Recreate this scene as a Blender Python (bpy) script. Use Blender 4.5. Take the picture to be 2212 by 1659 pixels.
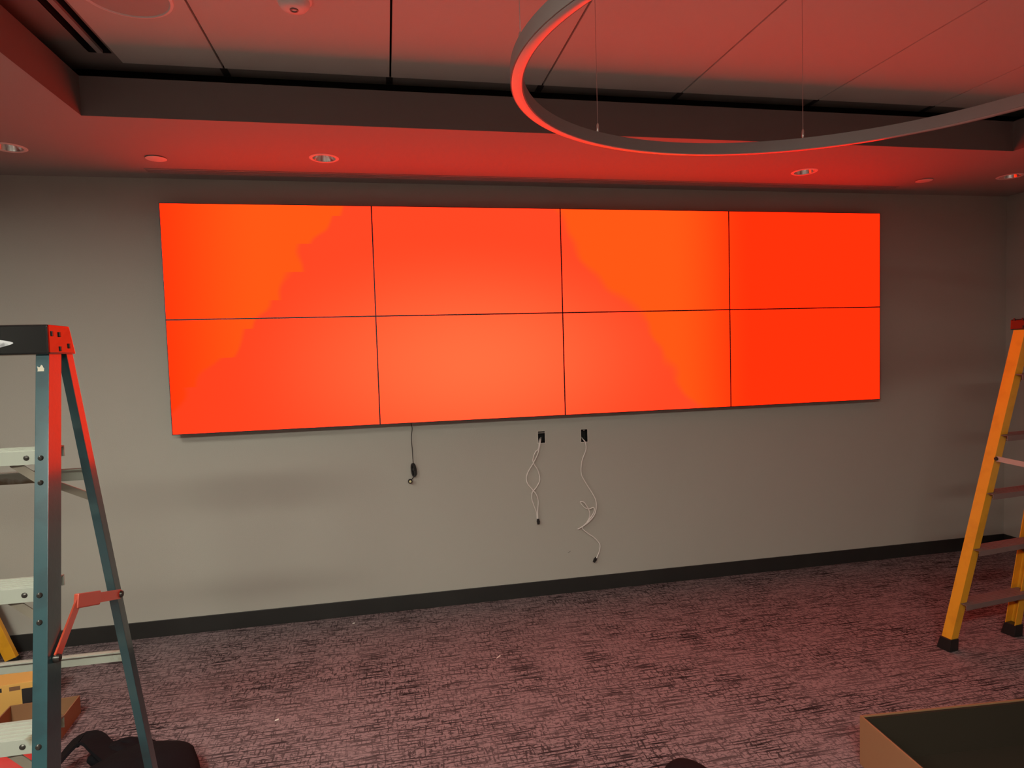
import bpy, bmesh, math, random
from mathutils import Vector, Matrix
random.seed(7)
scene = bpy.context.scene
for o in list(bpy.data.objects): bpy.data.objects.remove(o)

# ------------------------------------------------------------------ camera
CAM = Vector((-1.1563, -4.1606, 1.6881))
YAW, PITCH, ROLL = 0.1943, -0.052, -0.030
fw = Vector((math.sin(YAW)*math.cos(PITCH), math.cos(YAW)*math.cos(PITCH), math.sin(PITCH)))
rt = Vector((math.cos(YAW), -math.sin(YAW), 0)); up = rt.cross(fw)
c_, s_ = math.cos(ROLL), math.sin(ROLL)
rt, up = c_*rt + s_*up, -s_*rt + c_*up
cd = bpy.data.cameras.new('camera'); cam = bpy.data.objects.new('camera', cd)
scene.collection.objects.link(cam)
m = Matrix((rt, up, -fw)).transposed().to_4x4(); m.translation = CAM
cam.matrix_world = m
cd.sensor_fit = 'HORIZONTAL'; cd.sensor_width = 36.0; cd.lens = 1363.9/2212*36
cd.clip_start = 0.05; cd.clip_end = 60
scene.camera = cam

# ------------------------------------------------------------------ light and exposure
w = bpy.data.worlds.new('world'); scene.world = w; w.use_nodes = True
w.node_tree.nodes['Background'].inputs[0].default_value = (0.02, 0.02, 0.02, 1)
w.node_tree.nodes['Background'].inputs[1].default_value = 0.0
LAMP_STRENGTH = 128.0          # ceiling troffers behind the camera
LAMP_COLOUR = (0.96, 0.96, 0.82, 1)
SCREEN_RED = 3.4             # red channel of the glowing displays
scene.view_settings.view_transform = 'Standard'
scene.view_settings.look = 'None'
scene.view_settings.gamma = 1.0
scene.view_settings.exposure = 0.0
scene.view_settings.use_curve_mapping = False

# ------------------------------------------------------------------ helpers
COL = scene.collection
ORG = {}

def tag(o, label=None, cat=None, group=None, kind=None):
    if label: o['label'] = label
    if cat: o['category'] = cat
    if group: o['group'] = group
    if kind: o['kind'] = kind
    return o

def thing(name, loc, label, cat, group=None, rz=0):
    o = bpy.data.objects.new(name, None); COL.objects.link(o)
    o.location = loc; o.rotation_euler = (0, 0, rz); o.empty_display_size = 0.1
    ORG[o.name] = Vector(loc) if rz == 0 else Vector((0, 0, 0))
    return tag(o, label, cat, group)

class MB:
    def __init__(s): s.v = []; s.f = []
    def add(s, vs, fs):
        b = len(s.v); s.v += [Vector(p) for p in vs]; s.f += [tuple(b+i for i in f) for f in fs]; return s
    def box(s, lo, hi):
        (a, b, c), (d, e, f) = lo, hi
        return s.add([(a,b,c),(d,b,c),(d,e,c),(a,e,c),(a,b,f),(d,b,f),(d,e,f),(a,e,f)],
                     [(3,2,1,0),(4,5,6,7),(0,1,5,4),(1,2,6,5),(2,3,7,6),(3,0,4,7)])
    def cbox(s, c, size, bev=0.0, mat=None):
        bm = bmesh.new(); bmesh.ops.create_cube(bm, size=1)
        for v in bm.verts: v.co = Vector((v.co.x*size[0], v.co.y*size[1], v.co.z*size[2]))
        if bev: bmesh.ops.bevel(bm, geom=bm.edges[:], offset=bev, segments=2, affect='EDGES', profile=0.6)
        bm.verts.index_update()
        M = (mat or Matrix.Identity(4))
        vs = [M @ v.co + Vector(c) for v in bm.verts]; fs = [tuple(v.index for v in f.verts) for f in bm.faces]
        bm.free(); return s.add(vs, fs)
    def loft(s, A, B, caps=True):
        n = len(A)
        fs = [(i, (i+1) % n, n+(i+1) % n, n+i) for i in range(n)]
        if caps: fs += [tuple(range(n-1, -1, -1)), tuple(range(n, 2*n))]
        return s.add(list(A)+list(B), fs)
    def loftn(s, rings, caps=True, closed=True):
        n = len(rings[0]); vs = [p for r in rings for p in r]; fs = []
        for k in range(len(rings)-1):
            for i in range(n if closed else n-1):
                j = (i+1) % n
                fs.append((k*n+i, k*n+j, (k+1)*n+j, (k+1)*n+i))
        if caps: fs += [tuple(range(n-1, -1, -1)), tuple(range((len(rings)-1)*n, len(rings)*n))]
        return s.add(vs, fs)
    def bar(s, a, b, w, h, ref=(0, 0, 1)):
        a, b = Vector(a), Vector(b); d = (b-a).normalized(); r = Vector(ref)
        x = d.cross(r)
        if x.length < 1e-4: x = d.cross(Vector((0, 1, 0)))
        x.normalize(); y = x.cross(d)
        q = [x*w/2+y*h/2, -x*w/2+y*h/2, -x*w/2-y*h/2, x*w/2-y*h/2]
        return s.loft([a+k for k in q], [b+k for k in q])
    def tube(s, pts, r, n=8, caps=True):
        pts = [Vector(p) for p in pts]; rings = []
        prev = None
        for i, p in enumerate(pts):
            t = (pts[min(i+1, len(pts)-1)] - pts[max(i-1, 0)]).normalized()
            if prev is None:
                x = t.cross(Vector((0, 1, 0.01)))
                if x.length < 1e-3: x = t.cross(Vector((1, 0, 0)))
            else: x = prev - t*prev.dot(t)
            x.normalize(); prev = x; y = t.cross(x)
            rr = r[i] if isinstance(r, (list, tuple)) else r
            rings.append([p + (x*math.cos(2*math.pi*k/n)+y*math.sin(2*math.pi*k/n))*rr for k in range(n)])
        return s.loftn(rings, caps)
    def lathe(s, prof, c, n=32, axis='z', caps=True):
        rings = []
        for r, h in prof:
            ring = []
            for k in range(n):
                a = 2*math.pi*k/n; x, y = r*math.cos(a), r*math.sin(a)
                p = {'z': (x, y, h), 'y': (x, h, y), 'x': (h, x, y)}[axis]
                ring.append(Vector(p)+Vector(c))
            rings.append(ring)
        return s.loftn(rings, caps)
    def build(s, name, mat, parent=None, local=False, smooth=False, label=None, bevel=0.0, origin=None):
        me = bpy.data.meshes.new(name)
        org = Vector((0, 0, 0))
        if parent is not None:
            org = Vector((0, 0, 0)) if local else ORG.get(parent.name, Vector((0, 0, 0)))
        elif origin is not None: org = Vector(origin)
        me.from_pydata([tuple(p-org) for p in s.v], [], s.f)
        bm = bmesh.new(); bm.from_mesh(me)
        bmesh.ops.remove_doubles(bm, verts=bm.verts, dist=1e-6)
        bmesh.ops.recalc_face_normals(bm, faces=bm.faces)
        if bevel:
            es = [e for e in bm.edges if len(e.link_faces) == 2 and e.calc_face_angle(0) > 0.6]
            bmesh.ops.bevel(bm, geom=es, offset=bevel, segments=2, affect='EDGES', profile=0.6)
        if smooth:
            for f in bm.faces: f.smooth = True
            for e in bm.edges:
                if len(e.link_faces) == 2 and e.calc_face_angle(0) > 0.7: e.smooth = False
        bm.to_mesh(me); bm.free()
        o = bpy.data.objects.new(name, me); COL.objects.link(o)
        if mat: me.materials.append(mat)
        if parent is not None:
            o.parent = parent; ORG[o.name] = org
        elif origin is not None:
            o.location = org; ORG[o.name] = org
        if label: o['label'] = label
        return o

def spline(pts, sub=6):
    P = [Vector(p) for p in pts]; out = []
    for i in range(len(P)-1):
        p0 = P[max(i-1, 0)]; p1 = P[i]; p2 = P[i+1]; p3 = P[min(i+2, len(P)-1)]
        for k in range(sub):
            t = k/sub
            out.append(0.5*((2*p1)+(p2-p0)*t+(2*p0-5*p1+4*p2-p3)*t*t+(3*p1-p0-3*p2+p3)*t**3))
    out.append(P[-1]); return out

def holed(name, loops, plane, mat, kind='structure'):
    """flat sheet with holes; loops: outer then holes, each a list of 3-D points"""
    bm = bmesh.new(); es = []
    for L in loops:
        vs = [bm.verts.new(p) for p in L]
        for i in range(len(vs)): es.append(bm.edges.new((vs[i], vs[(i+1) % len(vs)])))
    bmesh.ops.triangle_fill(bm, use_beauty=True, use_dissolve=False, edges=es, normal=plane)
    bmesh.ops.recalc_face_normals(bm, faces=bm.faces)
    me = bpy.data.meshes.new(name); bm.to_mesh(me); bm.free()
    o = bpy.data.objects.new(name, me); COL.objects.link(o); me.materials.append(mat)
    if kind: o['kind'] = kind
    return o

# ------------------------------------------------------------------ materials
def mat(name, col, rough=0.6, metal=0.0, spec=0.5, noise=None, bump=None, coat=0.0):
    """noise=(scale, amount, second colour, threshold, softness); bump=(scale, strength)"""
    m = bpy.data.materials.new(name); m.use_nodes = True
    nt = m.node_tree; b = nt.nodes['Principled BSDF']
    b.inputs['Base Color'].default_value = (*col, 1); b.inputs['Roughness'].default_value = rough
    b.inputs['Metallic'].default_value = metal; b.inputs['Specular IOR Level'].default_value = spec
    b.inputs['Coat Weight'].default_value = coat; b.inputs['Coat Roughness'].default_value = 0.14
    tc = nt.nodes.new('ShaderNodeTexCoord')
    if noise:
        sc, amt, c2, th, sf = noise
        n = nt.nodes.new('ShaderNodeTexNoise'); n.inputs['Scale'].default_value = sc; n.inputs['Detail'].default_value = 5
        nt.links.new(tc.outputs['Object'], n.inputs['Vector'])
        r = nt.nodes.new('ShaderNodeMapRange'); r.inputs[1].default_value = th-sf; r.inputs[2].default_value = th+sf
        r.inputs[4].default_value = amt
        nt.links.new(n.outputs['Fac'], r.inputs[0])
        mx = nt.nodes.new('ShaderNodeMix'); mx.data_type = 'RGBA'
        mx.inputs[6].default_value = (*col, 1); mx.inputs[7].default_value = (*c2, 1)
        nt.links.new(r.outputs[0], mx.inputs[0]); nt.links.new(mx.outputs[2], b.inputs['Base Color'])
    if bump:
        n2 = nt.nodes.new('ShaderNodeTexNoise'); n2.inputs['Scale'].default_value = bump[0]; n2.inputs['Detail'].default_value = 3
        nt.links.new(tc.outputs['Object'], n2.inputs['Vector'])
        bp = nt.nodes.new('ShaderNodeBump'); bp.inputs['Strength'].default_value = bump[1]; bp.inputs['Distance'].default_value = 0.002
        nt.links.new(n2.outputs['Fac'], bp.inputs['Height']); nt.links.new(bp.outputs[0], b.inputs['Normal'])
    return m

def emit(name, col, strength):
    m = bpy.data.materials.new(name); m.use_nodes = True; nt = m.node_tree
    nt.nodes.remove(nt.nodes['Principled BSDF'])
    e = nt.nodes.new('ShaderNodeEmission'); e.inputs[0].default_value = col; e.inputs[1].default_value = strength
    nt.links.new(e.outputs[0], nt.nodes['Material Output'].inputs[0]); return m

M_wall = mat('wall_paint', (0.44, 0.42, 0.37), 0.75, noise=(1.3, 0.35, (0.41, 0.385, 0.34), 0.5, 0.2), bump=(160, 0.25))
M_ceil = mat('ceiling_paint', (0.36, 0.33, 0.31), 0.8, bump=(180, 0.2))
M_border = mat('border_paint', (0.24, 0.22, 0.20), 0.8, bump=(180, 0.2))
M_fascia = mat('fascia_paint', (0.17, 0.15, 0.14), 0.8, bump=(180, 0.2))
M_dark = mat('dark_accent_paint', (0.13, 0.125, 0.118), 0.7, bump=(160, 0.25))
M_panel = mat('ceiling_panel_white', (0.60, 0.58, 0.53), 0.75, bump=(260, 0.25))
M_reveal = mat('dark_reveal', (0.03, 0.028, 0.028), 0.6)
M_black = mat('black_void', (0.006, 0.006, 0.006), 0.8)
M_base = mat('black_rubber_base', (0.018, 0.017, 0.016), 0.5, noise=(3, 0.4, (0.03, 0.028, 0.026), 0.55, 0.1))
M_bezel = mat('bezel_black', (0.012, 0.012, 0.012), 0.4)
M_alu = mat('aluminium', (0.55, 0.53, 0.50), 0.38, metal=0.85, noise=(9, 0.3, (0.42, 0.40, 0.36), 0.55, 0.1))
M_ringm = mat('ring_housing_satin', (0.20, 0.165, 0.155), 0.55, metal=0.1)
M_diff = mat('ring_diffuser_acrylic', (0.46, 0.40, 0.38), 0.22, coat=0.5)
M_brace = mat('grimy_aluminium', (0.22, 0.19, 0.15), 0.4, metal=0.5)
M_steel = mat('steel_wire', (0.55, 0.53, 0.5), 0.3, metal=0.9)
M_white = mat('white_plastic', (0.78, 0.74, 0.70), 0.45)
M_reflector = mat('alzak_reflector', (0.85, 0.83, 0.80), 0.18, metal=0.9)
M_teal = mat('teal_fibreglass', (0.012, 0.046, 0.054), 0.30, spec=0.4, noise=(14, 0.5, (0.008, 0.026, 0.032), 0.58, 0.06), bump=(90, 0.12), coat=0.9)
M_tealr = M_teal
M_yellow = mat('yellow_fibreglass', (0.78, 0.36, 0.02), 0.35, spec=0.5, noise=(12, 0.5, (0.62, 0.27, 0.015), 0.58, 0.08), coat=0.2)
M_cap = mat('black_cap_plastic', (0.005, 0.0045, 0.0045), 0.20, spec=0.3, noise=(16, 0.8, (0.05, 0.047, 0.047), 0.70, 0.02), coat=0.6)
M_logo = mat('white_print', (0.50, 0.50, 0.52), 0.6, noise=(30, 0.8, (0.12, 0.12, 0.13), 0.6, 0.06))
M_step = mat('scuffed_aluminium_step', (0.32, 0.335, 0.285), 0.5, metal=0.25, noise=(7, 0.85, (0.15, 0.10, 0.05), 0.565, 0.03))
M_boot = mat('black_rubber_boot', (0.012, 0.012, 0.012), 0.35)
M_rivet = mat('dark_rivet', (0.05, 0.045, 0.04), 0.35, metal=0.7)
M_spread = mat('spreader_metal', (0.62, 0.55, 0.50), 0.33, metal=0.7)
M_spreadr = mat('red_spreader_paint', (0.50, 0.07, 0.035), 0.3, spec=0.6, coat=0.5)
M_alushade = mat('shaded_aluminium', (0.20, 0.13, 0.12), 0.5, metal=0.2, noise=(9, 0.3, (0.13, 0.08, 0.07), 0.55, 0.1))  # aluminium steps of the yellow ladder, their shade put into the colour
M_paint = mat('cream_paint_spatter', (0.50, 0.46, 0.36), 0.7)
M_card = mat('cardboard', (0.27, 0.135, 0.062), 0.75, noise=(40, 0.25, (0.28, 0.15, 0.07), 0.5, 0.2))
M_boxdark = mat('box_inside_darkening', (0.035, 0.026, 0.018), 0.9, spec=0.1, bump=(90, 0.4))  # for the dark sheets added inside the cardboard box
M_cardy = mat('yellow_carton', (0.72, 0.40, 0.10), 0.6)
M_print = mat('black_carton_print', (0.02, 0.018, 0.02), 0.6)
M_printb = mat('brown_carton_print', (0.20, 0.10, 0.05), 0.6)
M_cloth = mat('black_nylon', (0.006, 0.0055, 0.007), 0.8, spec=0.12, bump=(60, 0.5))
M_redcloth = mat('red_fabric', (0.42, 0.03, 0.025), 0.7, bump=(50, 0.5))
M_cablew = mat('grey_white_cable', (0.80, 0.76, 0.72), 0.5)
M_cableb = mat('black_cable', (0.012, 0.011, 0.011), 0.5)
M_pale = mat('pale_yellow_plug_face', (0.72, 0.66, 0.34), 0.5)
M_blue = mat('blue_highlight', (0.05, 0.07, 0.14), 0.4)  # tone of the highlight painted on the round bag
M_scrap = mat('white_scrap', (0.75, 0.68, 0.62), 0.8)

def carpet():
    m = bpy.data.materials.new('woven_carpet'); m.use_nodes = True; nt = m.node_tree; b = nt.nodes['Principled BSDF']
    b.inputs['Roughness'].default_value = 0.95; b.inputs['Specular IOR Level'].default_value = 0.1
    tc = nt.nodes.new('ShaderNodeTexCoord')
    def streak(sx, sy, th, sf, rot=0.0, det=3):
        mp = nt.nodes.new('ShaderNodeMapping'); mp.inputs['Scale'].default_value = (sx, sy, 1); mp.inputs['Rotation'].default_value = (0, 0, rot)
        n = nt.nodes.new('ShaderNodeTexNoise'); n.inputs['Scale'].default_value = 1; n.inputs['Detail'].default_value = det
        n.inputs['Roughness'].default_value = 0.6
        nt.links.new(tc.outputs['Object'], mp.inputs[0]); nt.links.new(mp.outputs[0], n.inputs['Vector'])
        r = nt.nodes.new('ShaderNodeMapRange'); r.inputs[1].default_value = th-sf; r.inputs[2].default_value = th+sf
        nt.links.new(n.outputs['Fac'], r.inputs[0]); return r.outputs[0]
    a = streak(5, 110, 0.545, 0.028); c = streak(90, 18, 0.575, 0.028); d = streak(42, 85, 0.555, 0.04)
    big = streak(2.2, 3.2, 0.5, 0.18)
    def op(kind, x, y):
        n = nt.nodes.new('ShaderNodeMath'); n.operation = kind
        for i, q in enumerate((x, y)):
            if isinstance(q, (int, float)): n.inputs[i].default_value = q
            else: nt.links.new(q, n.inputs[i])
        return n.outputs[0]
    k = op('MAXIMUM', op('MAXIMUM', a, op('MULTIPLY', c, 0.85)), op('MULTIPLY', d, 0.8))
    k = op('MULTIPLY', k, op('ADD', op('MULTIPLY', big, 0.45), 0.6)); k = op('MINIMUM', k, 1.0)
    mx = nt.nodes.new('ShaderNodeMix'); mx.data_type = 'RGBA'
    mx.inputs[6].default_value = (0.262, 0.200, 0.207, 1); mx.inputs[7].default_value = (0.013, 0.010, 0.012, 1)
    nt.links.new(k, mx.inputs[0])
    mv = nt.nodes.new('ShaderNodeMix'); mv.data_type = 'RGBA'; mv.blend_type = 'MULTIPLY'
    mv.inputs[0].default_value = 0.5
    n = nt.nodes.new('ShaderNodeTexNoise'); n.inputs['Scale'].default_value = 140; nt.links.new(tc.outputs['Object'], n.inputs['Vector'])
    nt.links.new(mx.outputs[2], mv.inputs[6]); nt.links.new(n.outputs['Fac'], mv.inputs[7])
    g = nt.nodes.new('ShaderNodeMix'); g.data_type = 'RGBA'; g.blend_type = 'MULTIPLY'; g.inputs[0].default_value = 1
    g.inputs[7].default_value = (1.33, 1.33, 1.33, 1); nt.links.new(mv.outputs[2], g.inputs[6])
    nt.links.new(g.outputs[2], b.inputs['Base Color'])
    bp = nt.nodes.new('ShaderNodeBump'); bp.inputs['Strength'].default_value = 0.4; bp.inputs['Distance'].default_value = 0.003
    bp.invert = True; nt.links.new(k, bp.inputs['Height']); nt.links.new(bp.outputs[0], b.inputs['Normal'])
    return m
M_carpet = carpet()

def screen_mat():  # uneven glow and clipped-colour patches are painted into the emission
    """flat orange glow; soft red, orange and salmon patches imitate camera clipping and viewing angle"""
    m = bpy.data.materials.new('lit_display_glow'); m.use_nodes = True; nt = m.node_tree
    nt.nodes.remove(nt.nodes['Principled BSDF'])
    geo = nt.nodes.new('ShaderNodeNewGeometry')
    sep = nt.nodes.new('ShaderNodeSeparateXYZ'); nt.links.new(geo.outputs['Position'], sep.inputs[0])
    def op(kind, x, y=0.0, clamp=False):
        n = nt.nodes.new('ShaderNodeMath'); n.operation = kind; n.use_clamp = clamp
        for i, q in enumerate((x, y)):
            if isinstance(q, (int, float)): n.inputs[i].default_value = q
            else: nt.links.new(q, n.inputs[i])
        return n.outputs[0]
    def ss(v, a, b):
        r = nt.nodes.new('ShaderNodeMapRange'); r.interpolation_type = 'SMOOTHSTEP'
        r.inputs[1].default_value = a; r.inputs[2].default_value = b; nt.links.new(v, r.inputs[0]); return r.outputs[0]
    X, Z = sep.outputs[0], sep.outputs[2]
    n = nt.nodes.new('ShaderNodeTexNoise'); n.inputs['Scale'].default_value = 3.2; n.inputs['Detail'].default_value = 1
    nt.links.new(geo.outputs['Position'], n.inputs['Vector'])
    wob = op('MULTIPLY', op('SUBTRACT', n.outputs['Fac'], 0.5), 0.45)
    zq = op('ADD', op('MULTIPLY', op('SNAP', Z, 0.17), 0.6), op('MULTIPLY', Z, 0.4))
    edl = op('ADD', op('MULTIPLY', op('SUBTRACT', zq, 1.93), 0.85), -1.88)      # left border of the salmon field
    edr = op('ADD', op('MULTIPLY', op('SUBTRACT', Z, 1.93), -0.75), 0.48)      # right border
    salmon = op('MULTIPLY', ss(op('ADD', op('SUBTRACT', X, edl), wob), -0.03, 0.03), ss(op('ADD', op('SUBTRACT', edr, X), wob), -0.05, 0.05))
    dx = op('MULTIPLY', op('SUBTRACT', X, -0.62), 0.55); dz = op('MULTIPLY', op('SUBTRACT', Z, 1.62), 1.0)
    rad = op('SQRT', op('ADD', op('MULTIPLY', dx, dx), op('MULTIPLY', dz, dz)))
    core = op('SUBTRACT', 1.0, ss(rad, 0.0, 0.85))          # light salmon in the middle
    red = op('MAXIMUM', ss(X, 0.75, 1.40), op('SUBTRACT', 1.0, ss(X, -2.60, -1.85)))   # red towards the ends
    def mix(f, a, b):
        x = nt.nodes.new('ShaderNodeMix'); x.data_type = 'RGBA'
        for i, q in ((6, a), (7, b)):
            if isinstance(q, tuple): x.inputs[i].default_value = (*q, 1)
            else: nt.links.new(q, x.inputs[i])
        nt.links.new(f, x.inputs[0]); return x.outputs[2]
    R = SCREEN_RED
    c = mix(red, (R, 0.100, 0.008), (R, 0.033, 0.0035))
    s2 = mix(core, (R, 0.066, 0.018), (R, 0.160, 0.052))
    s2 = mix(op('MULTIPLY', op('SUBTRACT', 1.0, ss(X, -2.7, -1.5)), 0.6), s2, (R, 0.040, 0.006))
    c = mix(salmon, c, s2)
    e = nt.nodes.new('ShaderNodeEmission'); nt.links.new(c, e.inputs[0]); e.inputs[1].default_value = 1.0
    nt.links.new(e.outputs[0], nt.nodes['Material Output'].inputs[0]); return m
M_screen = screen_mat()
M_lamp = emit('lit_troffer_diffuser', LAMP_COLOUR, LAMP_STRENGTH)

# ------------------------------------------------------------------ room shell
XL, XR, YB = -3.66, 3.66, -6.6
ZS, ZT = 2.7815, 3.030
TX0, TX1, TY0, TY1 = -2.435, 2.53, -1.010, -4.25

tag(MB().box((XL-0.1, YB-0.1, -0.1), (XR+0.1, 0.15, 0.0)).build('floor', M_carpet), kind='structure')
BOXES = [((-0.169, -0.120), (1.057, 1.134)), ((0.136, 0.183), (1.047, 1.132))]
loops = [[(XL, 0, 0), (XR, 0, 0), (XR, 0, ZS), (XL, 0, ZS)]]
for (a, b), (c, d) in BOXES: loops.append([(a, 0, c), (b, 0, c), (b, 0, d), (a, 0, d)])
holed('wall_front', loops, (0, -1, 0), M_wall)
tag(MB().box((XR, YB, 0), (XR+0.1, 0.1, ZS)).build('wall_right', M_wall), kind='structure')
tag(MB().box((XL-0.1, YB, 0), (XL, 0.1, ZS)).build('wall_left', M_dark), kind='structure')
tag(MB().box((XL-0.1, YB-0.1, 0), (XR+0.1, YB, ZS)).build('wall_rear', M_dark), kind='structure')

def circ(cx, cy, r, z, n=40): return [(cx+r*math.cos(2*math.pi*k/n), cy+r*math.sin(2*math.pi*k/n), z) for k in range(n)]
DL = [(-1.452, -0.490), (1.521, -0.490), (-2.972, -0.520), (3.082, -0.520)]
DR = 0.066
SL = (-2.46, 2.49, -0.205, -0.112)
loops = [[(XL, YB, ZS), (XR, YB, ZS), (XR, 0, ZS), (XL, 0, ZS)],
         [(TX0, TY1, ZS), (TX1, TY1, ZS), (TX1, TY0, ZS), (TX0, TY0, ZS)],
         [(SL[0], SL[2], ZS), (SL[1], SL[2], ZS), (SL[1], SL[3], ZS), (SL[0], SL[3], ZS)]]
for x, y in DL: loops.append(circ(x, y, DR, ZS))
ceil = holed('ceiling', loops, (0, 0, -1), M_ceil)
# upstand round the tray, its dark reveal, and the border of the raised ceiling
zr = 2.954
f = MB()
t = 0.02
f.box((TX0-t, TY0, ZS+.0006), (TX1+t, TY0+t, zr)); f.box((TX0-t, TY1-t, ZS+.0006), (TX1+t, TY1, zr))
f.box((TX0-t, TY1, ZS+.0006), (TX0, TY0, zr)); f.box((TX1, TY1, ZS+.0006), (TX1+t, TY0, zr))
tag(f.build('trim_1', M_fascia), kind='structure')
# dark cavity behind the upstand, open above it
CX0, CX1, CY0, CY1 = TX0-0.24, TX1+0.24, -0.70, TY1-0.24
r = MB()
r.box((CX0, CY0, ZS+.001), (CX1, CY0+.02, ZT+.08)); r.box((CX0, CY1-.02, ZS+.001), (CX1, CY1, ZT+.08))
r.box((CX0-.02, CY1, ZS+.001), (CX0, CY0, ZT+.08)); r.box((CX1, CY1, ZS+.001), (CX1+.02, CY0, ZT+.08))
tag(r.build('trim_2', M_reveal), kind='structure')
PX0, PX1, PY0, PY1 = -2.262, 2.34, -0.990, -4.29
DF = (-2.362, -2.276, -1.075, -4.0)
tray = holed('ceiling_border', [[(CX0, CY1, ZT), (CX1, CY1, ZT), (CX1, PY0+.095, ZT), (CX0, PY0+.095, ZT)],
      [(PX0, PY1, ZT), (PX1, PY1, ZT), (PX1, PY0, ZT), (PX0, PY0, ZT)],
      [(DF[0], DF[3], ZT), (DF[1], DF[3], ZT), (DF[1], DF[2], ZT), (DF[0], DF[2], ZT)]], (0, 0, -1), M_border)
# long panels of the raised ceiling, joints open between them
deck = tag(MB().box((CX0, CY1, ZT+.08), (CX1, CY0, ZT+.10)).build('ceiling_deck', M_black), kind='structure')
SEAM = [PX0, -1.838, -1.086, -0.330, 0.431, 1.245, 2.00, PX1]
gp = 0.0045
for i in range(len(SEAM)-1):
    a = SEAM[i]+(gp if i else 0.001); b = SEAM[i+1]-(gp if i < len(SEAM)-2 else 0.001)
    MB().box((a, PY1, ZT-0.004), (b, PY0, ZT+0.03)).build('ceiling_panel', M_panel, deck, bevel=0.0015)
for x in SEAM[1:-1]:
    MB().box((x-0.020, PY0+0.006, ZT-0.003), (x+0.012, PY0+0.085, ZT-0.0003)).build('panel_clip', M_reveal, deck)
# baseboards
tag(MB().box((XL, -0.010, 0), (XR, -0.0005, 0.102)).build('baseboard_front', M_base, bevel=0.002), kind='structure')
tag(MB().box((XR-0.010, YB, 0), (XR-0.0005, -0.011, 0.102)).build('baseboard_right', M_base, bevel=0.002), kind='structure')
tag(MB().box((XL+0.0005, YB, 0), (XL+0.010, -0.011, 0.102)).build('baseboard_left', M_base, bevel=0.002), kind='structure')

# lit ceiling troffers behind the camera
for x, y, a, b, lab in ((-3.12, -2.60, 0.10, 0.28, 'lit ceiling light panel in the left soffit behind the camera'),
                        (-2.35, -4.95, 0.60, 0.16, 'left one of the lit ceiling light panels in the rear soffit'),
                        (-0.95, -4.95, 0.50, 0.13, 'right one of the lit ceiling light panels in the rear soffit')):
    L = thing('ceiling_light', (x, y, ZS-0.03), lab, 'ceiling light', 'lit ceiling panels behind the camera')
    fr = MB()
    for lo, hi in (((-a-.03, -b-.03), (a+.03, -b)), ((-a-.03, b), (a+.03, b+.03)), ((-a-.03, -b), (-a, b)), ((a, -b), (a+.03, b))):
        fr.box((x+lo[0], y+lo[1], ZS-0.03), (x+hi[0], y+hi[1], ZS-0.001))
    fr.build('frame', M_white, L)
    MB().box((x-a, y-b, ZS-0.022), (x+a, y+b, ZS-0.012)).build('diffuser', M_lamp, L)

# ------------------------------------------------------------------ video wall: 4 x 2 displays
PW, PH, ZC, YS = 1.2135, 0.6835, 1.9321, -0.100
cols = ['leftmost', 'second from left', 'third from left', 'rightmost']
rows = ['bottom', 'top']
bz = 0.0042
for r_ in (1, 0):
    for c in range(4):
        x0 = (c-2)*PW; z0 = ZC + (r_-1)*PH; x1, z1 = x0+PW, z0+PH
        gpx = 0.0004
        D = thing('display_panel', ((x0+x1)/2, YS, z0), '%s display panel in the %s row of the glowing orange video wall' % (cols[c], rows[r_]), 'display', 'displays of the video wall')
        bm_ = MB()
        bm_.box((x0+gpx, YS+0.004, z0+gpx), (x1-gpx, YS+0.045, z1-gpx))
        for lo, hi in (((x0+gpx, z0+gpx), (x1-gpx, z0+bz)), ((x0+gpx, z1-bz), (x1-gpx, z1-gpx)), ((x0+gpx, z0+bz), (x0+bz, z1-bz)), ((x1-bz, z0+bz), (x1-gpx, z1-bz))):
            bm_.box((lo[0], YS, lo[1]), (hi[0], YS+0.004, hi[1]))
        bm_.build('bezel', M_bezel, D)
        MB().box((x0+bz, YS+0.001, z0+bz), (x1-bz, YS+0.0038, z1-bz)).build('screen', M_screen, D, label='glowing orange screen')
        MB().box((x0+0.22, YS+0.045, z0+0.12), (x1-0.22, -0.001, z1-0.12)).build('wall_mount', M_bezel, D)

# ------------------------------------------------------------------ ceiling fittings
dl_labels = ['recessed downlight in the red soffit above the left half of the video wall', 'recessed downlight in the red soffit above the right half of the video wall',
             'recessed downlight cut off by the left edge of the picture', 'dim recessed downlight near the right wall corner']
for (x, y), lab in zip(DL, dl_labels):
    D = thing('downlight', (x, y, ZS), lab, 'downlight', 'recessed downlights')
    MB().lathe([(DR-0.004, 0.001), (DR-0.004, -0.003), (DR+0.006, -0.005), (DR+0.014, -0.001), (DR+0.014, 0.0)], (x, y, ZS), 40, caps=False).build('trim_ring', M_white, D, smooth=True)
    MB().lathe([(DR-0.004, 0.0), (DR-0.012, 0.03), (DR-0.026, 0.065), (DR-0.040, 0.085), (0.002, 0.087)], (x, y, ZS), 40, caps=False).build('reflector', M_reflector, D, smooth=True)
    MB().lathe([(0.002, 0.020), (0.012, 0.022), (0.016, 0.035), (0.016, 0.085)], (x, y, ZS), 20, caps=False).build('lamp', M_white, D, smooth=True)
for x, y, lab in ((-2.329, -0.411, 'round flat cover plate on the soffit left of the downlights'), (2.528, -0.380, 'round flat cover plate on the soffit at the right end of the slot')):
    D = thing('sprinkler_cover', (x, y, ZS-0.008), lab, 'cover plate', 'sprinkler cover plates')
    MB().lathe([(0.001, -0.008), (0.046, -0.008), (0.052, -0.006), (0.052, -0.004), (0.001, -0.004)], (x, y, ZS), 36).build('plate', M_white, D, smooth=True)
    MB().lathe([(0.030, -0.004), (0.030, 0.0)], (x, y, ZS), 24).build('collar', M_reveal, D)
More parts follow.
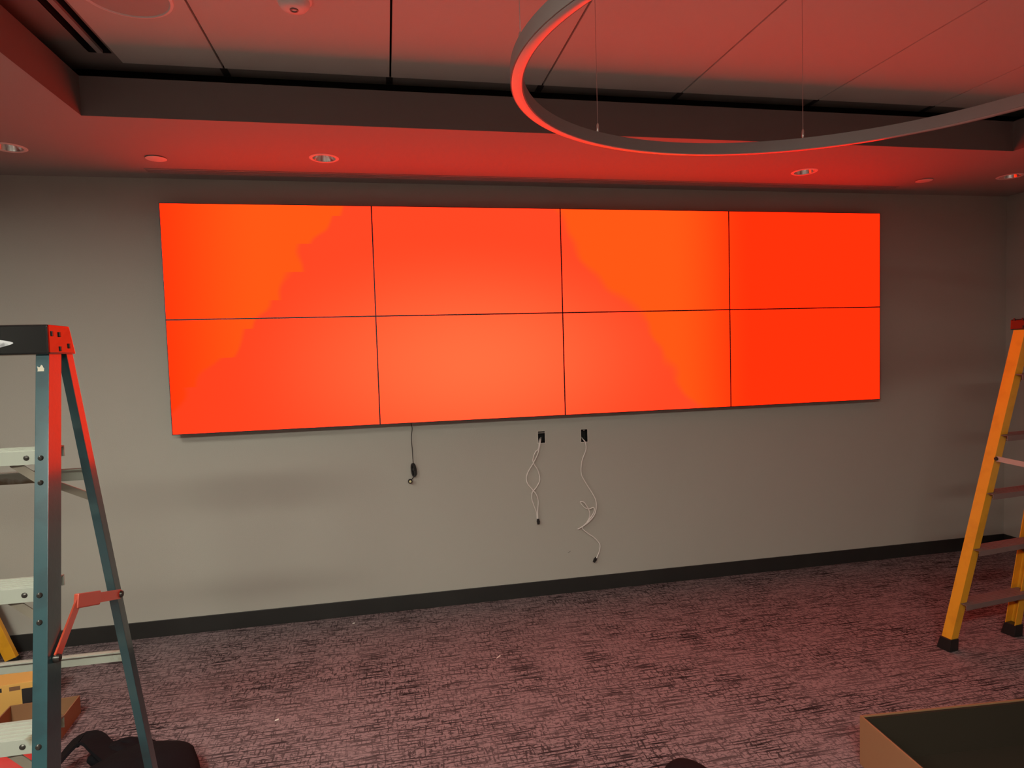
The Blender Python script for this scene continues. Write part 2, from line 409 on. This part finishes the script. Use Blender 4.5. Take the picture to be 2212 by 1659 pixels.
# slot diffuser over the video wall
x0, x1, y0, y1 = SL
S = thing('slot_diffuser', ((x0+x1)/2, (y0+y1)/2, ZS), 'long dark linear slot diffuser in the soffit above the video wall', 'air diffuser')
MB().box((x0, y0, ZS+0.05), (x1, y1, ZS+0.055)).box((x0-.004, y0-.004, ZS), (x1+.004, y0, ZS+.055)).box((x0-.004, y1, ZS), (x1+.004, y1+.004, ZS+.055)).build('plenum', M_black, S)
for y, ww in ((y0+0.006, 0.014), (y0+0.038, 0.010), (y0+0.066, 0.010), (y1-0.006, 0.014)):
    MB().box((x0, y-ww/2, ZS-0.003), (x1, y+ww/2, ZS+0.012)).build('blade', M_ceil, S)
# slot diffuser along the left of the tray
x0, x1, y0, y1 = DF
S = thing('slot_diffuser', ((x0+x1)/2, (y0+y1)/2, ZT), 'two-slot black linear diffuser along the left edge of the raised ceiling', 'air diffuser')
MB().box((x0, y1, ZT+0.05), (x1, y0, ZT+0.055)).box((x0-.004, y1, ZT), (x0, y0, ZT+.055)).box((x1, y1, ZT), (x1+.004, y0, ZT+.055)).box((x0, y0, ZT), (x1, y0+.004, ZT+.055)).build('plenum', M_black, S)
xm = (x0+x1)/2
MB().box((xm-0.011, y1, ZT-0.003), (xm+0.011, y0, ZT+0.01)).build('blade', M_ceil, S)
# speaker, smoke detector, sprinkler on the raised ceiling
sx, sy, sz = -2.039, -1.570, ZT-0.004
S = thing('ceiling_speaker', (sx, sy, sz-0.008), 'large round ceiling speaker grille cut off by the top edge', 'speaker')
MB().lathe([(0.143, -0.004), (0.146, -0.008), (0.156, -0.006), (0.158, 0.0), (0.143, 0.0)], (sx, sy, sz), 56, caps=False).build('rim', M_white, S, smooth=True)
MB().lathe([(0.0015, -0.006), (0.144, -0.004), (0.144, -0.001)], (sx, sy, sz), 56).build('grille', mat('speaker_grille', (0.50, 0.46, 0.42), 0.7, bump=(700, 0.5)), S, smooth=True)
dx, dy = -1.444, -1.632
S = thing('smoke_detector', (dx, dy, sz-0.045), 'white domed smoke detector on the raised ceiling at the top edge', 'smoke detector')
MB().lathe([(0.066, 0.0), (0.066, -0.010), (0.060, -0.014), (0.056, -0.014)], (dx, dy, sz), 40).build('base', M_white, S, smooth=True)
MB().lathe([(0.058, -0.014), (0.056, -0.026), (0.046, -0.038), (0.024, -0.043), (0.002, -0.044)], (dx, dy, sz), 40).build('dome', M_white, S, smooth=True)
MB().lathe([(0.016, -0.042), (0.015, -0.0465), (0.010, -0.047), (0.010, -0.043)], (dx, dy, sz), 24).build('sensor_ring', M_ringm, S, smooth=True)
px, py = 2.138, -1.513
S = thing('fire_sprinkler', (px, py, sz-0.03), 'small dark sprinkler head at the right edge of the raised ceiling', 'sprinkler')
MB().lathe([(0.030, 0.0), (0.028, -0.006), (0.012, -0.008)], (px, py, sz), 24).build('escutcheon', M_ringm, S, smooth=True)
MB().lathe([(0.008, -0.006), (0.007, -0.024), (0.018, -0.026), (0.018, -0.029), (0.002, -0.030)], (px, py, sz), 20).build('deflector', M_steel, S, smooth=True)

# ------------------------------------------------------------------ ring pendant
RS = 0.93
RC = CAM + (Vector((0.082, -2.553, 2.43))-CAM)*RS; RR = 0.884*RS; TB = 0.059
def rp(a, rad, h): 
    x, y = rad*math.cos(a), rad*math.sin(a)
    return RC + Vector((x, y, TB*y + h))
Rg = thing('ring_pendant', RC, 'large unlit ring pendant light hung on thin wires from the raised ceiling', 'pendant light')
NR = 160; WD, HT = 0.033, 0.041
def ringmesh(prof):
    mb = MB(); rings = []
    for k in range(NR+1):
        a = 2*math.pi*k/NR
        rings.append([rp(a, RR+q[0], q[1]) for q in prof])
    return mb.loftn(rings, caps=False)
ringmesh([(-WD, 0.002), (-WD, HT), (0, HT), (0, 0.002), (-0.003, 0.002), (-0.003, HT-0.003), (-WD+0.003, HT-0.003), (-WD+0.003, 0.002)]).build('housing', M_ringm, Rg, smooth=True)
ringmesh([(-WD+0.0032, 0.012), (-0.0032, 0.012), (-0.0032, 0.001), (-0.005, 0.0), (-WD+0.005, 0.0), (-WD+0.0032, 0.001)]).build('diffuser', M_diff, Rg, smooth=True, label='white acrylic underside of the ring')
for k in range(6):
    a = math.radians(57.7+60*k)
    p = rp(a, RR-WD/2, HT)
    cb = MB().tube([p+Vector((0, 0, 0.03)), (p.x, p.y, ZT-0.004)], 0.0011, 6).build('cable', M_steel, Rg)
    MB().lathe([(0.002, 0.036), (0.0045, 0.030), (0.005, 0.010), (0.0035, 0.004), (0.006, 0.0)], p, 12).build('gripper', M_steel, Rg, smooth=True)
    MB().lathe([(0.014, 0.0), (0.014, -0.006), (0.004, -0.016), (0.002, -0.016)], (p.x, p.y, ZT-0.004), 16).build('ceiling_cup', M_white, Rg, smooth=True)

# ------------------------------------------------------------------ stepladders
def ladder(name, loc, rz, label, P):
    """local frame: x across, y from front (-) to rear (+); local origin under the front top edge"""
    L = thing(name, loc, label, 'ladder', rz=rz)
    if rz == 0: ORG[L.name] = Vector((0, 0, 0))
    zb, hc, sf, sr, sx, dc, hw = P['zb'], P['hc'], P['sf'], P['sr'], P['sx'], P['dc'], P['hw']
    web, fl, web2, fl2 = P['web'], P['fl'], P['web2'], P['fl2']
    railm = P['rail']; th = 0.0045; zt = zb+0.02
    def fx(z): return hw + sx*(zb-z)
    def fy(z): return -sf*(zb-z)
    def ry(z): return dc + sr*(zb-z)
    def B(mb, n, m, par=L, **k): return mb.build(n, m, par, local=True, **k)
    for s in (1, -1):
        def prof(z, y0, w, d):
            X = fx(z)
            pts = [(X, y0), (X, y0+w), (X-d, y0+w), (X-d, y0+w-th), (X-th, y0+w-th), (X-th, y0+th), (X-d, y0+th), (X-d, y0)]
            return [Vector((s*a, b, z)) for a, b in pts]
        z0 = 0.03
        fr = B(MB().loft(prof(z0, fy(z0), web, fl), prof(zt, fy(zt), web, fl)), 'front_rail', railm, bevel=0.0012)
        rr = B(MB().loft(prof(z0, ry(z0)-web2, web2, fl2), prof(zt, ry(zt)-web2, web2, fl2)), 'rear_rail', railm, bevel=0.0012)
        for yy, w_, d_, par in ((fy(0.0), web, fl, fr), (ry(0.0)-web2, web2, fl2, rr)):
            X = fx(0)
            q = MB().loft([Vector((s*(X+.007), yy-.010, 0)), Vector((s*(X+.007), yy+w_+.012, 0)), Vector((s*(X-d_-.008), yy+w_+.012, 0)), Vector((s*(X-d_-.008), yy-.010, 0))],
                          [Vector((s*(X+.004), yy-.004+(fy(.07)-fy(0) if par is fr else ry(.07)-ry(0)), .07)), Vector((s*(X+.004), yy+w_+.005+(fy(.07)-fy(0) if par is fr else ry(.07)-ry(0)), .07)),
                           Vector((s*(X-d_-.004), yy+w_+.005+(fy(.07)-fy(0) if par is fr else ry(.07)-ry(0)), .07)), Vector((s*(X-d_-.004), yy-.004+(fy(.07)-fy(0) if par is fr else ry(.07)-ry(0)), .07))])
            B(q, 'boot', M_boot, par, bevel=0.004)
        # rivets on the front flange at every step
        for z in P['steps']:
            for dz in P.get('rivdz', (-0.018, -0.075)):
                zz = z+dz
                B(MB().lathe([(0.0005, -0.005), (0.004, -0.0045), (0.0062, -0.002), (0.0065, 0.001)], (s*(fx(zz)-fl*0.55), fy(zz), zz), 12, axis='y'), 'rivet', M_rivet, fr, smooth=True)
        # spreader bars
        pts = [Vector((s*(fx(p[1])+0.005), p[0], p[1])) for p in P['spread']]
        sb = B(MB().bar(pts[0], pts[1], 0.026, 0.004, (s, 0, 0)), 'spreader_bar', P['spm'])
        if len(pts) > 2:
            B(MB().bar(pts[1]+Vector((0, -.012, .004)), pts[1]+(pts[2]-pts[1])*0.45, 0.036, 0.012, (s, 0, 0)), 'spreader_hinge', P['spm'], bevel=0.003)
            B(MB().bar(pts[1]+(pts[2]-pts[1])*0.3, pts[2], 0.026, 0.005, (s, 0, 0)), 'spreader_bar', P['spm'])
        for p in (pts[0], pts[-1]):
            B(MB().lathe([(0.001, 0.009), (0.008, 0.008), (0.010, 0.004), (0.010, -0.004)], p, 14, axis='x') if s > 0 else MB().lathe([(0.001, -0.009), (0.008, -0.008), (0.010, -0.004), (0.010, 0.004)], p, 14, axis='x'), 'rivet', M_rivet, sb, smooth=True)
    # steps: tread with front and rear lips
    for z in P['steps']:
        X = fx(z)-th-0.0005; y0 = fy(z)+0.002; dp = P['tread']
        pr = [(y0, z-0.034), (y0, z), (y0+dp, z), (y0+dp, z-0.028), (y0+dp-.003, z-0.028), (y0+dp-.003, z-.003), (y0+.003, z-.003), (y0+.003, z-0.034)]
        st = B(MB().loft([Vector((-X, a, b)) for a, b in pr], [Vector((X, a, b)) for a, b in pr]), 'step', P['stepm'], bevel=0.0008)
        for k in range(5):
            yy = y0+0.012+k*(dp-0.024)/4
            B(MB().box((-X, yy-.0025, z), (X, yy+.0025, z+.0015)), 'tread_rib', P['stepm'], st)
        for s in (1, -1):
            B(MB().bar((s*(X-0.085), y0+0.018, z-0.030), (s*(X+0.004), y0+0.012-sf*0.075, z-0.085), 0.020, 0.003, (0, 1, 0)), 'step_brace', M_brace, st)
            B(MB().lathe([(0.0005, -0.004), (0.004, -0.0035), (0.0065, -0.001), (0.0065, 0.002)], (s*(X-0.045), y0, z-0.017), 12, axis='y'), 'rivet', M_rivet, st, smooth=True)
    for z in P['bars']:
        X = fx(z)-th; yy = ry(z)-web2*0.5
        br = B(MB().box((-X, yy-.0015, z-0.017), (X, yy+.0015, z+0.017)).box((-X, yy-.018, z+0.014), (X, yy, z+0.017)), 'rear_bar', P['stepm'])
        for s in (1, -1) if z > 1.2 else ():
            B(MB().bar((s*(X-0.115), yy-.004, z-0.012), (s*(X), yy-.004+sr*.07, z-0.07), 0.020, 0.003, (0, 1, 0)), 'rear_brace', M_brace, br)
    # cap
    X = hw+0.006; o1 = 0.012
    A = [(-X, -o1, zb), (X, -o1, zb), (X, dc+0.006, zb), (-X, dc+0.006, zb)]
    Bq = [(-X, -o1+.001, zb+hc), (X, -o1+.001, zb+hc), (X-.002, dc-0.018, zb+hc), (-X+.002, dc-0.018, zb+hc)]
    cp = B(MB().loft([Vector(a) for a in A], [Vector(a) for a in Bq]), 'cap', M_cap, bevel=0.005)
    for s in (1, -1):
        for yy, zz in ((0.008, zb+0.052), (0.046, zb+0.051), (0.046, zb+0.014), (0.092, zb+0.022)):
            B(MB().cbox((s*(X+0.0005), yy, zz), (0.004, 0.007, 0.013), 0.0012), 'cap_rivet', M_rivet, cp)
    B(MB().box((-0.10, -o1-.0008, zb+0.047), (hw-0.10, -o1+.002, zb+0.053)), 'tool_slot', M_black, cp)
    return L, cp

ZB = 1.715
LP = dict(zb=ZB, hc=0.075, sf=0.313, sr=0.102, sx=0.081, dc=0.123, hw=0.170, web=0.062, fl=0.030, web2=0.034, fl2=0.022,
          rail=M_teal, stepm=M_step, spm=M_spreadr, steps=[1.482, 1.177, 0.872, 0.568, 0.263], bars=[1.385, 0.84, 0.30], tread=0.085,
          spread=[(-2.562+2.372, 1.015), (-2.430+2.372, 1.098), (-2.205+2.372, 1.030)])
Lad, cap = ladder('stepladder', (-1.99-0.170, -2.372, 0), 0, 'teal fibreglass stepladder with black cap at the left edge', LP)
# white mark on the cap front: a pointed loop, mostly out of frame
def capx(u): return 0.170+0.006-u
lens = MB(); out = []; inn = []
for k in range(33):
    a = -math.pi+2*math.pi*k/32
    x = math.cos(a); z = math.sin(a)*(1-0.55*max(0, x))
    out.append((0.105*x, 0.022*z)); inn.append((0.105*x*0.74-0.006, 0.022*z*0.42+0.004))
cx, cz = capx(0.182), ZB+0.026
yq = -0.0128
vs = [Vector((cx+a, yq, cz+b+0.04*a)) for a, b in out]+[Vector((cx+a, yq, cz+b+0.04*a)) for a, b in inn]
lens.add(vs, [(i, i+1, 33+i+1, 33+i) for i in range(32)])
lens.build('cap_emblem', M_logo, cap, local=True, label='white pointed swoosh printed on the cap')
def blotch(name, m, par, c, ax, rx, rz, seed, off):
    rnd = random.Random(seed); n = 18; ring = []
    for k in range(n):
        a = 2*math.pi*k/n; q = 0.55+0.55*rnd.random()
        ring.append((math.cos(a)*rx*q, math.sin(a)*rz*q))
    A = [Vector((c[0]+p, c[1], c[2]+z)) for p, z in ring]; Bv = [v+Vector(off) for v in A]
    MB().loft(A, Bv).build(name, m, par, local=True)
fr0 = [o for o in Lad.children if o.name.startswith('front_rail')][0]
zz = 1.675; blotch('paint_spot', M_paint, fr0, (0.170+0.081*(ZB-zz)-0.018, -0.313*(ZB-zz)-0.0006, zz), 0, 0.010, 0.016, 3, (0, 0.001, 0))

# yellow stepladder at the right: steps face the wall, seen from behind
TH = math.radians(6.4)
RP = dict(zb=1.718, hc=0.052, sf=0.175, sr=0.33, sx=0.058, dc=0.125, hw=0.170, web=0.055, fl=0.050, web2=0.045, fl2=0.028,
          rail=M_yellow, stepm=M_alushade, spm=M_spread, steps=[1.50, 1.195, 0.89, 0.585, 0.28], bars=[0.89, 0.28], tread=0.085,
          spread=[(-0.045, 1.075), (0.285, 1.055)], rivdz=(-0.018,))
s_dir = Vector((math.cos(TH), math.sin(TH), 0)); n_dir = Vector((-math.sin(TH), math.cos(TH), 0))
topc = Vector((1.880, -1.60, 0)) + s_dir*0.170 + n_dir*0.020
Rad, rcap = ladder('stepladder', (topc.x, topc.y, 0), TH+math.pi, 'yellow fibreglass stepladder with black boots near the right wall', RP)

# folded yellow ladder leaning on the left wall
ORGL = (-3.31, -0.36, 0)
K = thing('leaning_ladder', ORGL, 'short yellow ladder folded and leaning at the far left behind the teal ladder', 'ladder')
tx, tz = XL+0.06, 0.86
for y in (-0.165, -0.525):
    a, b = Vector((-3.30, y, 0.0)), Vector((tx, y, tz)); d = (b-a).normalized()
    rl = MB().bar(a+d*0.03, b, 0.030, 0.062, (1, 0, 0)).build('rail', M_yellow, K, bevel=0.003)
    MB().bar(a+d*0.008, a+d*0.034, 0.036, 0.068, (1, 0, 0)).build('boot', M_boot, rl, bevel=0.004)
    for q in (0.34, 0.64): MB().lathe([(0.0005, -0.006), (0.009, -0.005), (0.010, 0.001)], a+d*q+Vector((0, -0.015, 0)), 14, axis='y').build('bolt', M_rivet, rl, smooth=True)
for q in (0.27, 0.55, 0.80):
    c = Vector((-3.30, 0, 0.0))+(Vector((tx, 0, tz))-Vector((-3.30, 0, 0))).normalized()*q
    MB().box((c.x-0.035, -0.510, c.z-0.03), (c.x+0.035, -0.180, c.z)).build('step', M_alu, K, bevel=0.002)
MB().cbox((tx+0.0, -0.345, tz+0.005), (0.09, 0.42, 0.06), 0.006).build('cap', M_cap, K)

# ------------------------------------------------------------------ wall boxes and cables
for k, ((a, b), (c, d)) in enumerate(BOXES):
    O = thing('outlet_box', ((a+b)/2, 0.0, c), ['open wall box under the video wall with two twisted cables', 'open wall box under the video wall with a single looped cable'][k], 'wall box', 'open wall boxes')
    t = 0.002
    MB().box((a, 0.05, c), (b, 0.052, d)).box((a-t, 0, c), (a, .052, d)).box((b, 0, c), (b+t, .052, d)).box((a-t, 0, c-t), (b+t, .052, c)).box((a-t, 0, d), (b+t, .052, d+t)).build('box', M_black, O)
    MB().box((a-.003, -.0015, c-.003), (a, 0.0005, d+.003)).box((b, -.0015, c-.003), (b+.003, .0005, d+.003)).box((a, -.0015, c-.003), (b, .0005, c)).build('cut_edge', M_scrap, O)
    xm = (a+b)/2
    if k == 1: MB().loft([Vector((xm-.010, .004, d)), Vector((xm+.010, .004, d)), Vector((xm, .004, d-.010))], [Vector((xm-.010, .006, d)), Vector((xm+.010, .006, d)), Vector((xm, .006, d-.010))]).build('screw_tab', M_alu, O)
    else: MB().box((a, .002, d-.010), (b, .004, d-.006)).build('screw_tab', M_alu, O)

def cable(name, pts, label, rad=0.0035, conn=None, group=None):
    P3 = [Vector((x, y, z)) for x, y, z in pts]
    T = thing(name, P3[-1], label, 'cable', group)
    MB().tube(spline(P3, 5), rad, 7).build('cord', M_cablew, T, smooth=True)
    if conn:
        a, b = Vector(conn[0]), Vector(conn[1])
        MB().bar(a, b, 0.016, 0.012, (0, 1, 0)).build('connector', M_cableb, T, bevel=0.002)
        mid = a+(b-a)*0.45
        MB().bar(a+(b-a)*0.3, a+(b-a)*0.62, 0.019, 0.014, (0, 1, 0)).build('collar', M_cableb, T)
    return T
def yy(i, n, base=-0.02, amp=0.02): return base-amp*math.sin(math.pi*min(1, (i+1)/n*1.2))
L1 = [(-0.168,1.073),(-0.176,1.023),(-0.196,1.005),(-0.213,0.962),(-0.211,0.928),(-0.183,0.879),(-0.169,0.815),(-0.193,0.766),(-0.226,0.731),(-0.231,0.687),(-0.216,0.635),(-0.200,0.589),(-0.197,0.545)]
L2 = [(-0.160,1.073),(-0.179,0.992),(-0.211,0.928),(-0.248,0.871),(-0.263,0.828),(-0.256,0.79),(-0.226,0.75),(-0.198,0.71),(-0.186,0.665),(-0.190,0.602),(-0.191,0.542)]
R1 = [(0.145,1.065),(0.156,1.048),(0.158,0.997),(0.13,0.922),(0.124,0.833),(0.159,0.76),(0.203,0.686),(0.225,0.627),(0.213,0.55),(0.159,0.49),(0.100,0.455),(0.091,0.449),(0.100,0.449),(0.145,0.478),(0.174,0.528),(0.171,0.573),(0.142,0.627),(0.119,0.641),(0.113,0.632),(0.141,0.595),(0.174,0.582),(0.205,0.592),(0.205,0.560),(0.160,0.500),(0.121,0.458),(0.157,0.416),(0.209,0.376),(0.245,0.328),(0.24,0.283),(0.216,0.236)]
def path(P2, amp, start, ph=0.0):
    n = len(P2); out = [start]
    for i, (x, z) in enumerate(P2): out.append((x, -0.022-amp*(0.5+0.5*math.sin(ph+i*0.9)), z))
    return out
cable('data_cable', path(L1, 0.012, (-0.150, 0.03, 1.085), 0.3), 'grey cable hanging from the left wall box, ending short without a plug', group='loose cables on the wall')
cable('data_cable', path(L2, 0.012, (-0.140, 0.035, 1.09), 2.2), 'grey cable twisted round its twin below the left wall box, with black plug', conn=((-0.191, -0.033, 0.545), (-0.190, -0.033, 0.508)), group='loose cables on the wall')
cable('data_cable', path(R1, 0.014, (0.150, 0.03, 1.075), 0.0), 'long looped grey cable hanging from the right wall box with a black plug', conn=((0.217, -0.030, 0.240), (0.197, -0.030, 0.208)), group='loose cables on the wall')
# black power lead with a bundled loop and a plug
T = thing('power_lead', (-1.038, -0.03, 0.863), 'thin black power lead hanging under the video wall with bundled loop', 'power lead')
MB().tube(spline([(-1.018,-.05,1.262),(-1.018,-.04,1.237),(-1.013,-.034,1.206),(-1.020,-.03,1.144),(-1.017,-.03,1.067),(-1.016,-.03,1.02),(-1.014,-.03,0.980)], 5), 0.0024, 7).build('cord', M_cableb, T, smooth=True)
for k in range(5):
    o = (k-2)*0.0045; pts = []
    for j in range(25):
        a = 2*math.pi*j/24; wz = 0.040+0.003*(k % 2); wx = 0.0085+0.0015*(k % 3)
        x = math.cos(a+math.pi/2)*wx; z = math.sin(a+math.pi/2)*wz
        pts.append((-1.0135+o*0.6+x-(z)*0.10, -0.030+o, 0.934+z))
    MB().tube(pts, 0.0042, 6).build('coil', M_cableb, T, smooth=True)
MB().lathe([(0.013, -0.009), (0.0145, 0.0), (0.013, 0.009)], (-1.0135, -0.03, 0.937), 18).build('cable_tie', M_cableb, T, smooth=True)
MB().tube(spline([(-1.010,-.03,0.896),(-1.018,-.03,0.884),(-1.028,-.032,0.874),(-1.036,-.034,0.866)], 5), 0.003, 7).build('tail', M_cableb, T, smooth=True)
MB().lathe([(0.0125, 0.012), (0.0145, 0.008), (0.0145, -0.008), (0.0125, -0.010)], (-1.0385, -0.034, 0.863), 20, axis='y').build('plug', M_cableb, T, smooth=True)
MB().lathe([(0.0075, -0.010), (0.0075, -0.0112), (0.001, -0.0114)], (-1.0385, -0.034, 0.863), 16, axis='y').build('plug_face', M_pale, T, smooth=True, label='pale yellow round plug face')
# scratch on the wall
tag(MB().bar((0.022, -0.0006, 0.280), (0.040, -0.0006, 0.291), 0.002, 0.0008, (0, 1, 0)).build('wall_scratch', M_reveal, bpy.data.objects['wall_front']))

# ------------------------------------------------------------------ cartons, bags, scraps
def open_box(name, c, sx, sy, h, rz, m, label, cat='box', t=0.006):
    B_ = thing(name, (c[0], c[1], 0), label, cat, rz=rz)
    for nm, lo, hi in (('side_panel', (-sx/2, -sy/2, 0.0), (-sx/2+t, sy/2, h)), ('side_panel', (sx/2-t, -sy/2, 0), (sx/2, sy/2, h)),
                       ('end_panel', (-sx/2+t, -sy/2, 0), (sx/2-t, -sy/2+t, h)), ('end_panel', (-sx/2+t, sy/2-t, 0), (sx/2-t, sy/2, h)),
                       ('bottom_panel', (-sx/2+t, -sy/2+t, 0), (sx/2-t, sy/2-t, t))):
        MB().box(lo, hi).build(nm, m, B_, local=True, bevel=0.001)
    return B_
rz = math.radians(-4.6)
sx_, sy_ = 1.00, 0.84
cx = 0.633+math.cos(rz)*sx_/2+math.sin(rz)*sy_/2; cy = -2.027+math.sin(rz)*sx_/2-math.cos(rz)*sy_/2
BX = open_box('cardboard_box', (cx, cy), sx_, sy_, 0.20, rz, M_card, 'large shallow open cardboard box with darkened inside in the lower right corner', t=0.007)
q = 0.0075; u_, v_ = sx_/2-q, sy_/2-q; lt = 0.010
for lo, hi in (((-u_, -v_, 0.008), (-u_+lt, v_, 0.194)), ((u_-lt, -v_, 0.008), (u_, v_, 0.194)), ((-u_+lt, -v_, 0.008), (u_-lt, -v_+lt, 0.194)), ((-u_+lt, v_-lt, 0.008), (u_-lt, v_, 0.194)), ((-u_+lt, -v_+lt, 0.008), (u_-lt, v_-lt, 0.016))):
    MB().box(lo, hi).build('added_dark_sheet', M_boxdark, BX, local=True)  # thin sheets added to darken the box interior where lamp light reaches
open_box('cardboard_tray', (-2.815, -0.965), 0.29, 0.27, 0.085, math.radians(4), M_card, 'small low open cardboard tray behind the foot of the teal ladder')
C = thing('printed_carton', (-3.16, -0.69, 0), 'yellow carton with black print on the floor at the far left', 'box', rz=math.radians(6))
body = MB().box((-0.28, -0.12, 0), (0.28, 0.12, 0.165)).build('body', M_cardy, C, local=True, bevel=0.002)
MB().box((0.205, -0.1208, 0.0), (0.262, -0.119, 0.135)).build('print_band', M_print, body, local=True)
for k in range(6):
    x = -0.22+k*0.075
    MB().box((x, -0.1206, 0.132), (x+0.045, -0.119, 0.152)).build('print_block', M_printb if k % 2 else M_print, body, local=True)
MB().box((-0.28, 0.01, 0.165), (0.28, 0.013, 0.1656)).build('lid_seam', M_printb, body, local=True)

def blob(name, m, par, c, r, seed, amp=0.12, flat=0.0, n=28, k=16, power=1.0):
    rnd = random.Random(seed); ph = [rnd.random()*6.28 for _ in range(8)]
    rings = []
    for i in range(k+1):
        t = i/k*math.pi; ring = []
        for j in range(n):
            a = 2*math.pi*j/n
            q = 1+amp*(math.sin(3*a+ph[0]+2*t)*0.5+math.sin(5*a+ph[1]-3*t)*0.35+math.sin(2*a+4*t+ph[2])*0.5)*math.sin(t)
            st = max(0.02, abs(math.sin(t)))**power
            x, y, z = math.cos(a)*st*q*r[0], math.sin(a)*st*q*r[1], math.cos(t)*r[2]*(1+amp*0.5*math.sin(2*a+ph[3]))
            ring.append(Vector((c[0]+x, c[1]+y, max(flat, c[2]+z))))
        rings.append(ring)
    return MB().loftn(rings, caps=True).build(name, m, par, smooth=True)

# black tool bag with an arched strap, lower left
Bg = thing('tool_bag', (-2.12, -1.55, 0), 'slumped black bag with arched strap on the carpet at lower left', 'bag')
blob('bag_body', M_cloth, Bg, (-2.185, -1.52, 0.055), (0.235, 0.20, 0.085), 4, 0.10, flat=0.0, power=0.8)
def strap(pts, w, t, name):
    P_ = spline(pts, 6); rings = []
    for i, p in enumerate(P_):
        tn = (P_[min(i+1, len(P_)-1)]-P_[max(i-1, 0)]).normalized(); sd = Vector((0.25, -0.95, 0.1)).normalized()
        nn = tn.cross(sd).normalized(); sd = nn.cross(tn).normalized()
        rings.append([p+sd*w/2+nn*t/2, p-sd*w/2+nn*t/2, p-sd*w/2-nn*t/2, p+sd*w/2-nn*t/2])
    return MB().loftn(rings).build(name, M_cloth, Bg, smooth=True)
strap([(-2.50, -1.56, 0.006), (-2.535, -1.42, 0.05), (-2.50, -1.30, 0.105), (-2.44, -1.29, 0.120), (-2.36, -1.36, 0.11), (-2.26, -1.46, 0.10)], 0.11, 0.012, 'strap')
blob('bag_flap', M_cloth, Bg, (-2.30, -1.34, 0.06), (0.12, 0.075, 0.055), 9, 0.15, flat=0.001)

Rb = thing('red_pouch', (-2.74, -1.37, 0), 'crumpled red fabric pouch at the lower left corner behind the teal ladder', 'pouch')
blob('pouch_body', M_redcloth, Rb, (-2.70, -1.37, 0.07), (0.125, 0.11, 0.085), 12, 0.10, flat=0.0)
MB().tube(spline([(-2.86, -1.45, 0.02), (-2.83, -1.47, 0.11), (-2.77, -1.46, 0.155), (-2.72, -1.44, 0.165)], 6), 0.006, 8).build('drawcord', M_cablew, Rb, smooth=True)

Hb = thing('round_bag', (-0.235, -2.36, 0), 'black rounded bag top peeking in at the bottom edge', 'bag')
blob('bag_body', M_cloth, Hb, (-0.235, -2.36, 0.155), (0.115, 0.20, 0.160), 21, 0.03, flat=0.0, power=0.62)
MB().tube(spline([(-0.165, -2.27, 0.270), (-0.155, -2.36, 0.300), (-0.165, -2.47, 0.270)], 6), 0.006, 8).build('blue_glint', M_blue, Hb, smooth=True)  # short blue tube standing in for a highlight on the bag

for k, (x, y, l, a, lab) in enumerate(((-0.616, -0.793, 0.035, 0.7, 'tiny pale scrap on the carpet below the wall boxes'), (-1.726, -1.129, 0.018, 0.2, 'tiny white crumb on the carpet in the left foreground'),
                         (2.351, -0.866, 0.055, 1.2, 'thin white sliver on the carpet beside the yellow ladder'), (-1.428, -0.126, 0.014, 0.0, 'tiny white crumb beside the black baseboard'))):
    dx_, dy_ = math.cos(a)*l/2, math.sin(a)*l/2
    o = MB().loft([Vector((x-dx_, y-dy_-.003, 0.0005)), Vector((x+dx_, y+dy_-.002, .0005)), Vector((x+dx_*.8, y+dy_+.003, .0005)), Vector((x-dx_*.9, y-dy_+.004, .0005))],
                  [Vector((x-dx_, y-dy_-.003, 0.003)), Vector((x+dx_, y+dy_-.002, .006)), Vector((x+dx_*.8, y+dy_+.003, .006)), Vector((x-dx_*.9, y-dy_+.004, .003))]).build('scrap', M_scrap, origin=(x, y, 0))
    tag(o, lab, 'scrap', 'scraps on the carpet')
